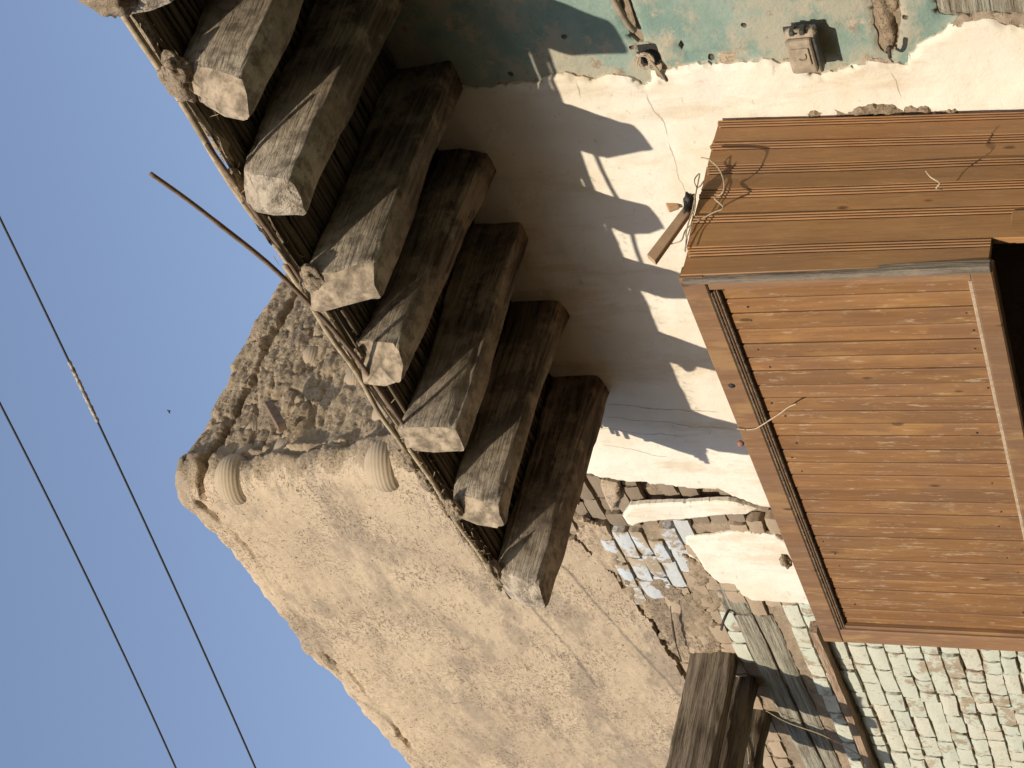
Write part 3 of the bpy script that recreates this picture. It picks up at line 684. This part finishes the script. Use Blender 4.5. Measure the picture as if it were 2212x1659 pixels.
# mud deck on the reeds
def deck():
    xs = np.linspace(-5.83, -1.7, 230); V, Fc = [], []
    yn = 3.49 + .022*fbm(xs*5, 1, 1, 4, .6) + .03*sstep(-5.6, -5.83, xs)
    ys = np.concatenate([[0], np.linspace(.012, .08, 4), np.linspace(.15, 1.5, 10)])
    ztop_ = 4.80 + .010*fbm(xs*4, 2, 7, 3)
    prof = []
    for d in reversed(ys): prof.append((d, None))
    nx_ = len(xs)
    for d in ys[::-1]: V += [(x, yy+d, 4.772+.004*float(vn(x*20, d*20, 1))) for x, yy in zip(xs, yn)]
    for k, (d, hh) in enumerate(((-.012, .35), (-.008, .75), (.012, 1.0), (.1, 1.1), (1.5, 1.1))):
        V += [(x, yy+d+.006*float(vn(x*30, k, 3)), 4.772+(zt-4.772)*hh+.003*float(vn(x*25, d*9+k, 8))) for x, yy, zt in zip(xs, yn, ztop_)]
    nn = len(V)//nx_
    for j in range(nn-1):
        for i in range(nx_-1): Fc.append((j*nx_+i, j*nx_+i+1, (j+1)*nx_+i+1, (j+1)*nx_+i))
    Fc.append(tuple(j*nx_ for j in range(nn))); Fc.append(tuple(j*nx_+nx_-1 for j in range(nn-1, -1, -1)))
    return mesh('mud_deck', V, Fc)
put('mud_deck', deck(), MUDR, bal)
# lumps of mud clinging to the edge and the beam ends
LM = [(-2.30, 3.36, 4.68, .11, .08, .10), (-2.73, 3.425, 4.715, .085, .045, .055), (-3.22, 3.44, 4.755, .08, .035, .022), (-3.42, 3.445, 4.772, .10, .025, .016), (-3.70, 3.43, 4.70, .07, .035, .055),
      (-4.16, 3.45, 4.725, .06, .03, .022), (-4.66, 3.445, 4.79, .05, .025, .035), (-4.78, 3.44, 4.805, .09, .022, .035), (-4.95, 3.45, 4.79, .09, .022, .03), (-5.14, 3.45, 4.775, .09, .025, .018),
      (-5.09, 3.405, 4.70, .06, .03, .035), (-5.34, 3.465, 4.785, .11, .025, .016), (-5.62, 3.43, 4.715, .09, .035, .03), (-3.05, 3.47, 4.748, .07, .03, .012), (-2.52, 3.47, 4.752, .09, .025, .012), (-5.60, 3.50, 4.79, .12, .03, .018)]
for k, (x, y, z, sx, sy, sz) in enumerate(LM):
    o = put('mud_lump', lump_me('mud_lump', sx, sy, sz, k, .24, 2.6, 4), MUDR, bal)
    o.location = Vector((x, y, z)); o.matrix_parent_inverse = Matrix.Translation(-bal.location)
# straw sticking out of the edge
def fuzz(n, box, seed):
    r = random.Random(seed); V, Fc = [], []
    for _ in range(n):
        x = r.uniform(*box[0]); y = r.gauss(*box[1]); z = r.gauss(*box[2])
        d = np.array([r.gauss(0, 1), r.gauss(-.5, .6), r.gauss(0, .8)]); d /= np.linalg.norm(d); L_ = r.uniform(.012, .045); w = .0018
        s = np.cross(d, [0.3, .5, .8]); s /= np.linalg.norm(s); s2 = np.cross(d, s); p = np.array([x, y, z]); k = len(V)
        for q in (s*w, -s*.5*w+s2*.87*w, -s*.5*w-s2*.87*w): V.append(p+q)
        V.append(p+d*L_); Fc += [(k, k+1, k+3), (k+1, k+2, k+3), (k+2, k, k+3)]
    return V, Fc
V, Fc = fuzz(420, ((-5.8, -4.7), (3.455, .02), (4.765, .02)), 1); V2_, F2 = fuzz(220, ((-4.7, -2.2), (3.46, .02), (4.755, .02)), 2)
k = len(V); V += V2_; Fc += [tuple(a+k for a in f) for f in F2]
tag(put('straw', mesh('straw', V, Fc), STRAW, bal), kind='stuff')

# ================================================================== projecting window box
wb = empty('window_box', (-5.3, 4.1, 2.3))
tag(wb, 'projecting brown wooden window box clad in vertical planks', 'window box')
YF, XR, XL, ZB, ZT = 3.72, -4.07, -6.56, 2.442, 3.505
def sub(o, parent):
    o.parent = parent; o.matrix_parent_inverse = Matrix.Translation(-parent.location); return o
def bar(name, a, b, mat, parent, bev=.003):
    a, b = np.array(a, float), np.array(b, float); s = np.abs(b-a)
    o = link(name, box_me(name, *s, bev), mat, parent); o.location = Vector((a+b)/2); o.matrix_parent_inverse = Matrix.Translation(-wb.location)
    return o
# front planks
_bm = bmesh.new(); bmesh.ops.create_cone(_bm, cap_ends=True, segments=8, radius1=.0045, radius2=.003, depth=.004)
NAILM = bpy.data.meshes.new('nail'); _bm.to_mesh(NAILM); _bm.free()
pl = .085; nP = 20; x = XR-.075; k = 0
rp = random.Random(9)
while x > XL+.09:
    w = min(pl+rp.uniform(-.008, .008), x-(XL+.075))
    o = bar('front_plank', (x-w+.003, YF+.022+rp.uniform(0, .004), ZB+.04), (x-.003, YF+.045, ZT-.06), V_FRONT, wb, .0045); x -= w; k += 1
    for zz in (ZB+.14+rp.uniform(-.04, .04), ZT-.16+rp.uniform(-.04, .04)):
        if rp.random() < .45: continue
        nl = sub(link('nail', NAILM, IRON), o); nl.location = Vector((x+w*rp.uniform(.3, .7), YF+.0215, zz)); nl.rotation_euler = (math.pi/2, 0, 0)
bar('backing_board', (XL+.05, YF+.046, ZB+.05), (XR-.05, YF+.058, ZT-.05), V_FRAME, wb)
trail = bar('top_rail', (XL, YF-.012, ZT-.092), (XR, YF+.05, ZT), V_FRAME, wb, .005)
for k, (dz, dy) in enumerate(((.092, .0), (.101, .006), (.109, .012))):
    sub(bar('molding', (XL+.1, YF-.008+dy, ZT-dz-.0085), (XR-.09, YF+.03, ZT-dz+.0), GREYW if k != 1 else V_FRAME, wb, .003), trail)
brail = bar('bottom_rail', (XL, YF-.010, ZB), (XR-.03, YF+.05, ZB+.072), V_FRAME, wb, .006)
sub(bar('filler_strip', (XL+.1, YF+.004, ZB+.0725), (XR-.09, YF+.03, ZB+.087), m_flat('pale_putty', (.40, .31, .21), .8, .2, .2, 60), wb, .003), brail)
lst = bar('stile', (XL-.004, YF-.009, ZB+.072), (XL+.105, YF+.05, ZT-.09), V_FRAME, wb, .005)
sub(bar('stile_molding', (XL+.105, YF+.002, ZB+.087), (XL+.125, YF+.03, ZT-.118), V_FRAME, wb, .004), lst)
bar('stile', (XR-.075, YF-.004, ZB+.072), (XR-.036, YF+.05, ZT-.092), V_FRAME, wb, .003)
bar('corner_batten', (XR-.034, YF-.014, ZB+.004), (XR-.002, YF+.02, ZT-.012), GREYW, wb, .003)
# side boards with reeded edges
def sideboard(name, y0, y1, z0, z1, seed, ragged=0.0):
    w = y1-y0; bw = .038; pr = [(0, .0), (.002, .006)]                        # profile (along y from front to wall, out)
    pr += [(w-bw-.006, .006), (w-bw-.004, -.002)]
    for b in range(3):
        c0 = w-bw+.0125*b
        for q in range(6): a = math.pi*q/5; pr.append((c0+.006-.0055*math.cos(a), .0005+.0065*math.sin(a)))
    pr += [(w-.0006, -.004)]
    n = 14; V, Fc = [], []; m_ = len(pr)
    for i in range(n+1):
        z = z0+(z1-z0)*i/n
        for (a, o_) in pr:
            zz = z
            if i == n: zz += .012*float(vn(a*40, seed, 1))
            if i == 0: zz += ragged*float(vn(a*30, seed, 5))
            V.append((XR+o_+.003*float(vn(z*2, seed, 1)) - (3.5-zz)*(.015+(y0+a-3.72)/.78*.06) + (y0+a-3.72)/.78*.028, y0+a, zz))
    for i in range(n):
        for j in range(m_-1): Fc.append((i*m_+j, i*m_+j+1, (i+1)*m_+j+1, (i+1)*m_+j))
    k = len(V)
    for i in (0, n):
        for j in (0, m_-1): V.append((V[i*m_+j][0]-.022, V[i*m_+j][1], V[i*m_+j][2]))
    Fc += [(k, k+2, k+3, k+1), (k+2,)+tuple(n*m_+j for j in range(m_))+(k+3,), (k, k+1)+tuple(m_-1-j for j in range(m_)),
           tuple(i*m_ for i in range(n+1))+(k+2, k), (k+1, k+3)+tuple(i*m_+m_-1 for i in range(n, -1, -1))]
    me = mesh(name, V, Fc, False)
    o = link(name, me, V_SIDE, wb); o.matrix_parent_inverse = Matrix.Translation(-wb.location); return o
yb = [3.735, 3.845, 3.962, 3.999+.005, 4.12, 4.237, 4.357, 4.50]
yb = [3.722, 3.845, 3.999, 4.12, 4.237, 4.357, 4.475]
sideboard('side_board', yb[0], yb[1], 2.455, 3.488, 1)
for k in range(1, 6):
    sideboard('side_board', yb[k], yb[k+1], 1.75, 3.495+.006*math.sin(k*2), k+2, .02)
bar('side_board', (XR-.018, 3.85, 1.9), (XR-.035, 3.97, 2.40), V_SIDE, wb)
bar('far_side_panel', (XL-.002, YF+.055, 1.75), (XL+.03, 4.48, ZT-.02), V_FRAME, wb)
bar('lid', (XL+.03, YF+.06, 3.38), (XR-.04, 4.47, 3.41), V_FRAME, wb)

# ================================================================== small things
def path_tube(name, pts, r, mat, label, cat, n=6, sm=6, group=None):
    o = link(name, tube(name, smooth_pts(pts, sm), r, n), mat); return tag(o, label, cat, group)
# loose slat and tangled wire over the box
A, B_, C_, D_ = [onX(x, y, -4.03) for x, y in ((1478.6, 442.7), (1494.7, 451.6), (1414, 565), (1396.5, 549.9))]
v = [tuple(p) for p in (A, B_, C_, D_)] + [tuple(p-np.array([.022, 0, 0])) for p in (A, B_, C_, D_)]
o = link('loose_slat', mesh('loose_slat', v, [(0, 1, 2, 3), (7, 6, 5, 4), (0, 4, 5, 1), (1, 5, 6, 2), (2, 6, 7, 3), (3, 7, 4, 0)], False), SLATW)
bv = o.modifiers.new('bevel', 'BEVEL'); bv.width = .0025
tag(o, 'pinkish bare wood slat lashed across the top of the window box', 'slat')
def zt(l, X, s=.17857, x0=1371.5, y0=307.2): return [onX(x0+x*s, y0+y*s, X_) for (x, y), X_ in zip(l, X)]
w1 = [(800, 185), (890, 205), (925, 232), (1000, 300), (1055, 400), (1080, 510), (1070, 590), (1030, 638), (975, 655), (970, 690), (1070, 792), (960, 845), (850, 905), (630, 1040), (560, 1190), (425, 1232)]
path_tube('tangled_wire', zt(w1, [-4.01, -4.01, -4.005, -3.995, -3.985, -3.995, -4.005, -4.015, -4.015, -4.015, -4.02, -4.025, -4.03, -4.035, -4.04, -4.05]), .0028, WIRE, 'thin pale wire curling loosely across the side boards of the window box', 'wire')
w2 = [(830, 470), (790, 530), (755, 545), (725, 500), (725, 440), (782, 380), (765, 480), (745, 580), (720, 700), (690, 850), (640, 1000), (615, 1130), (630, 1170), (600, 1320)]
path_tube('tangled_wire', zt(w2, [-4.0]*9+[-4.01, -4.02, -4.03, -4.04, -4.05]), .0026, WIRE, 'looped wire end standing up behind the loose slat', 'wire')
w3 = [(715, 640), (730, 760), (700, 900), (655, 1080), (620, 1180), (612, 1330)]
path_tube('tangled_wire', zt(w3, [-4.0, -4.0, -4.01, -4.02, -4.03, -4.04]), .0024, WIRE, 'straight wire binding the loose slat to the side boards', 'wire')
p = zt([(660, 735), (800, 700)], [-4.03, -4.03]); o = link('dark_rag', lump_me('dark_rag', .035, .045, .018, 4, .4), BLACK); o.location = Vector(p[0]); tag(o, 'small dark rag knotted at the upper end of the slat', 'rag')
p = [onY(1452, 443, 4.49)-np.array([0, .12, 0])]; o = link('wood_chip', box_me('wood_chip', .02, .06, .045, .004), SLATW); o.location = Vector(p[0]+np.array([0, .12, 0])); o.rotation_euler = (.5, .1, 0); tag(o, 'small square wood chip behind the loose slat', 'chip')
# frayed tuft on the side boards
V, Fc = [], []; c = onX(2035, 410, XR+.006)
rr = random.Random(4)
o = link('frayed_string', tube('frayed_string', smooth_pts([c, c+np.array([.02, -.01, .015]), c+np.array([.045, -.012, .0]), c+np.array([.05, .012, .03]), c+np.array([.075, .02, .045])]), .003, 5), WIRE)
tag(o, 'short frayed bit of string on the side boards', 'string')
# string hanging over the front frame
st = [onY(x, y, YF-.02) for x, y in ((1592, 926), (1612, 928), (1631, 926), (1643, 920), (1665, 906), (1685, 893), (1703, 880), (1720, 872))]
path_tube('hanging_string', st, .0028, WIRE, 'short pale string trailing over the top rail of the window box', 'string')
q = onY(1600, 958, YF+.02); o = link('red_knob', lump_me('red_knob', .013, .012, .014, 2, .1), m_flat('faded_red', (.33, .15, .10), .7, .2)); o.location = Vector(q); tag(o, 'small faded red knob peeping over the top rail', 'knob')
q = onY(1697, 1212, YF+.03); o = link('mud_clod', lump_me('mud_clod', .05, .02, .022, 5, .3), MUDR); o.location = Vector(q); tag(o, 'grey mud clod lying on the top rail of the window box', 'clod')
q = onY(1580, 833, YF-.013); o = link('nail_hole', lump_me('nail_hole', .012, .004, .012, 1, .3), BLACK, wb); o.location = Vector(q); o.matrix_parent_inverse = Matrix.Translation(-wb.location)

# wooden rail on the wall left of the box
ra, rb_ = onY(1780, 1391), onY(1876, 1650); ra2 = np.array([ra[0]+.25, 0, ra[2]-.003]); rb2 = np.array([rb_[0]-.8, 0, ra[2]-.02])
V, Fc = [], []; n = 40
for i in range(n+1):
    t = i/n; x = ra2[0]+(rb2[0]-ra2[0])*t; zc = ra2[2]+(rb2[2]-ra2[2])*t+.004*float(vn(t*9, 1, 1))
    for dy, dz in ((0, .024), (-.075, .022), (-.075, -.022), (0, -.024)): V.append((x, 4.50+dy+.002*float(vn(t*30, dz*99, 3)), zc+dz+.0015*float(vn(t*40, dy*99, 7))))
for i in range(n):
    for j in range(4): Fc.append((i*4+j, i*4+(j+1) % 4, (i+1)*4+(j+1) % 4, (i+1)*4+j))
Fc += [(3, 2, 1, 0), (n*4, n*4+1, n*4+2, n*4+3)]
tag(link('wooden_rail', mesh('wooden_rail', V, Fc, False), m_oldwood('rail_wood', (.42, .29, .19), (.26, .17, .11), 'X', .3)), 'thin reddish wooden rail running along the mint bricks', 'rail')

# timbers jutting at the far left
def timber(xr, w, z0, z1, ytip, seed, label):
    root = empty('timber', (xr-w/2, 4.5, z0)); tag(root, label, 'timber', None)
    beam('shaft', xr, w, z0, z1, xr-.01, w, z0-.005, z1+.005, ytip, seed, (.05, .05), 6, root, WOODT, 4.7, .008, wob=.15)
    return root
timber(-8.16, .15, 4.488, 4.745, 3.42, 11.2, 'thick grooved timber jutting from the brick wall, nearest the mud plaster')
timber(-8.44, .13, 4.43, 4.66, 3.45, 12.9, 'thin timber squeezed between two thicker ones on the brick wall')
timber(-8.83, .17, 4.45, 4.70, 3.40, 14.1, 'squared timber at the photo edge, farthest along the brick wall')
path_tube('bent_wire', [onX(x, y, -8.83) for x, y in ((1575, 1590), (1592, 1590), (1608, 1600), (1616, 1622), (1618, 1650))], .004, WIRE, 'bent pale wire over the farthest timber', 'wire')
path_tube('bent_wire', [onY(x, y, 4.46) for x, y in ((1655, 1535), (1700, 1560), (1770, 1585), (1800, 1600), (1830, 1615), (1870, 1640))], .004, WIRE, 'pale wire strung low across the shaded brick wall', 'wire')

# sticks on the balcony edge
pa = [onY(880, 930, 3.432), onY(835, 865, 3.415), onY(740, 735, 3.395)]
e = onY(325, 375, 3.30); mid = [onY(x, y, Y_) for x, y, Y_ in ((600, 588, 3.37), (470, 482, 3.34), (400, 428, 3.32))]
path_tube('dry_stick', [pa[0], pa[1], pa[2]] + mid + [e], [.009]*25+[.008]*12, m_flat('brown_stick', (.17, .115, .075), .8, .2), 'long thin dry stick poking into the sky from the balcony edge', 'stick', 7)
ps = [onY(x, y, Y_) for x, y, Y_ in ((655, 612, 3.435), (600, 528, 3.425), (550, 456, 3.42), (500, 386, 3.41), (447, 312, 3.40))]
path_tube('dry_stick', ps, .009, bpy.data.materials['brown_stick'], 'short stick end lifting off the balcony edge', 'stick', 7)

# overhead cables
def cable(name, a, b, px, label, sag, splice=None):
    a, b = np.array(a), np.array(b); d = b-a; root = empty(name, a); tag(root, label, 'cable', None)
    n1 = np.cross(ray(*px[0]), ray(*px[-1]))
    pts = [a + d*t + np.array([0, 0, -sag*4*(t-.2)*(1.2-t)]) for t in np.linspace(-.8, 1.6, 60)]
    o = put('strand', tube('strand', pts, .0050, 8), BLACK, root)
    if splice:
        t0, t1 = splice; P = [a+d*t+np.array([0, 0, -sag*4*(t-.2)*(1.2-t)]) for t in np.linspace(t0, t1, 26)]
        put('splice', tube('splice', P, [.0092+.0016*math.sin(i*2.4)+.001*math.sin(i*5.1) for i in range(26)], 10), TAPE, root)
cable('overhead_cable', (-3.7, 3.91, 6.40), (-6.62, 2.85, 6.28), [(0, 455), (547, 1659)], 'black overhead cable with a taped splice, nearer the balcony', .02, (.235, .335))
cable('overhead_cable', (-4.41, 3.5, 6.69), (-6.57, 2.79, 6.71), [(0, 855), (375, 1659)], 'thin black overhead cable, farther out in the open sky', .02)

# dusty bell box on the wall
jb = empty('electric_box', (*onY(1736, 108, 4.45)[[0]], 4.497, onY(1736, 108, 4.45)[2])); tag(jb, 'dusty square electric box with a hinged cover on the mint wall', 'electric box')
jc = onY(1738, 118, 4.5)
def jbar(name, dx, dz, sx, sy, sz, yo, mat, bev=.006, seg=3):
    o = link(name, box_me(name, sx, sy, sz, bev, seg), mat, jb); o.location = Vector((dx, yo, dz)); return o
jbar('housing', 0, 0, .175, .05, .115, -.028, DUSTP, .022)
jbar('cover', -.012, .006, .15, .03, .096, -.062, DUSTP, .014)
jbar('panel', -.004, .004, .075, .008, .062, -.079, DUSTP, .003)
jbar('rim', -.012, -.052, .15, .055, .012, -.045, DARKP, .005)
jbar('gasket', 0, 0, .18, .012, .119, -.024, DARKP, .004)
for dz in (-.018, .018): jbar('hinge', .088, dz+.004, .02, .04, .018, -.045, DARKP, .004)
jbar('hinge_pin', .092, .004, .010, .012, .05, -.052, DUSTP, .003)
hk = [(-.018, -.084, .014), (.004, -.084, .014), (.010, -.084, .010), (.010, -.084, -.002), (.004, -.084, -.008), (-.006, -.084, -.006)]
hk = [(.012, -.084, -.014), (-.004, -.084, -.014), (-.012, -.084, -.008), (-.014, -.084, .004), (-.008, -.084, .012)]
link('hook_mark', tube('hook_mark', smooth_pts(hk, 4), .0022, 6), m_flat('mark_brown', (.16, .115, .07), .8, .2), jb)
for dz in (-.012, .014): link('cable_stub', tube('cable_stub', [(-.085, -.03, dz), (-.105, -.028, dz)], .005, 8), DARKP, jb)
# iron hook, pipe, bundle of old wires
h0 = onY(1918, 108, 4.5)
path_tube('iron_hook', [h0+np.array([0, .02, 0]), h0+np.array([-.005, -.03, -.01]), h0+np.array([.02, -.05, -.015]), h0+np.array([.06, -.055, -.022])], .007, IRON, 'bent black iron hook at the foot of the broken mud rib', 'hook')
p0, p1 = onY(1370, 66, 4.51), onY(1316, -30, 4.49)
path_tube('metal_pipe', [p0, (p0+p1)/2+np.array([0, -.02, 0]), p1+(p1-p0)*1.5], .012, m_flat('grey_pipe', (.30, .24, .17), .6, .3), 'short grey pipe leaving the mint wall below the balcony', 'pipe')
wbn = empty('wire_bundle', tuple(onY(1395, 125, 4.5))); tag(wbn, 'tangle of old grey wires in a hole of the mint wall', 'wires')
cb = onY(1398, 124, 4.505); rw = random.Random(12)
blk('hole_box', np.array([-.05, .012, -.05])+np.array([0, 0, 0]), np.array([.05, .02, .05]), BLACK, wbn)
wbn.children[0].matrix_parent_inverse = Matrix.Identity(4)
for k in range(9):
    pts = []
    a0 = rw.random()*6
    for i in range(6): pts.append((.030*math.cos(a0+i*1.1)+rw.uniform(-.01, .01), -.012-.006*rw.random(), .028*math.sin(a0+i*1.1)+rw.uniform(-.01, .01)-.0))
    link('wire', tube('wire', smooth_pts(pts, 4), .0032, 6), WIRE if k % 2 else DUSTP, wbn)
for k in range(3):
    link('wire', tube('wire', smooth_pts([(-.01+.01*k, -.012, -.01), (-.03+.008*k, -.02, -.03), (-.075-.01*k, -.018, -.03-.01*k), (-.10-.008*k, -.004, -.06+.006*k)], 5), .0035, 6), DUSTP, wbn)
# peg in the wall beside the lintel
q = onY(1575, 1322, 4.49)
path_tube('iron_peg', [q+np.array([.0, .03, 0]), q+np.array([.0, -.05, .02]), onY(1558, 1361, 4.40)], .008, IRON, 'dark iron peg sticking out beside the old lintel planks', 'peg')
# palm rib caught under the plaster
path_tube('palm_rib', [onY(x, y, 4.44) for x, y in ((1448, 1310), (1452, 1345), (1460, 1390), (1472, 1428))], [.003]*6+[.007]*6+[.004]*7, REED, 'dry curved palm rib stuck in the mud plaster edge', 'palm rib')
# broken sherd of pot with a shadow on the return wall
q = onX(600, 905, -6.42); o = link('broken_board', box_me('broken_board', .05, .30, .05, .004), m_flat('reddish_wood', (.17, .115, .075), .8, .2)); o.location = Vector(q+np.array([.03, .0, 0])); o.rotation_euler = (.75, .1, .35)
tag(o, 'reddish broken board stuck out of the pot studded wall', 'board')
# bird far off
bd = empty('bird', tuple(CAM + ray(366, 889)/np.linalg.norm(ray(366, 889))*60)); tag(bd, 'tiny dark bird far off in the sky', 'bird')
BIRD = m_flat('bird_dark', (.05, .05, .05))
link('body', lump_me('body', .028, .075, .025, 1, .08, 1, 2), BIRD, bd)
for s in (-1, 1): link('wing', mesh('wing', [(0, .03, 0), (0, -.03, 0), (s*.10, -.03, .03), (s*.105, .012, .034), (0, 0, .008)], [(0, 3, 4), (3, 2, 4), (2, 1, 4), (0, 1, 2, 3)]), BIRD, bd)
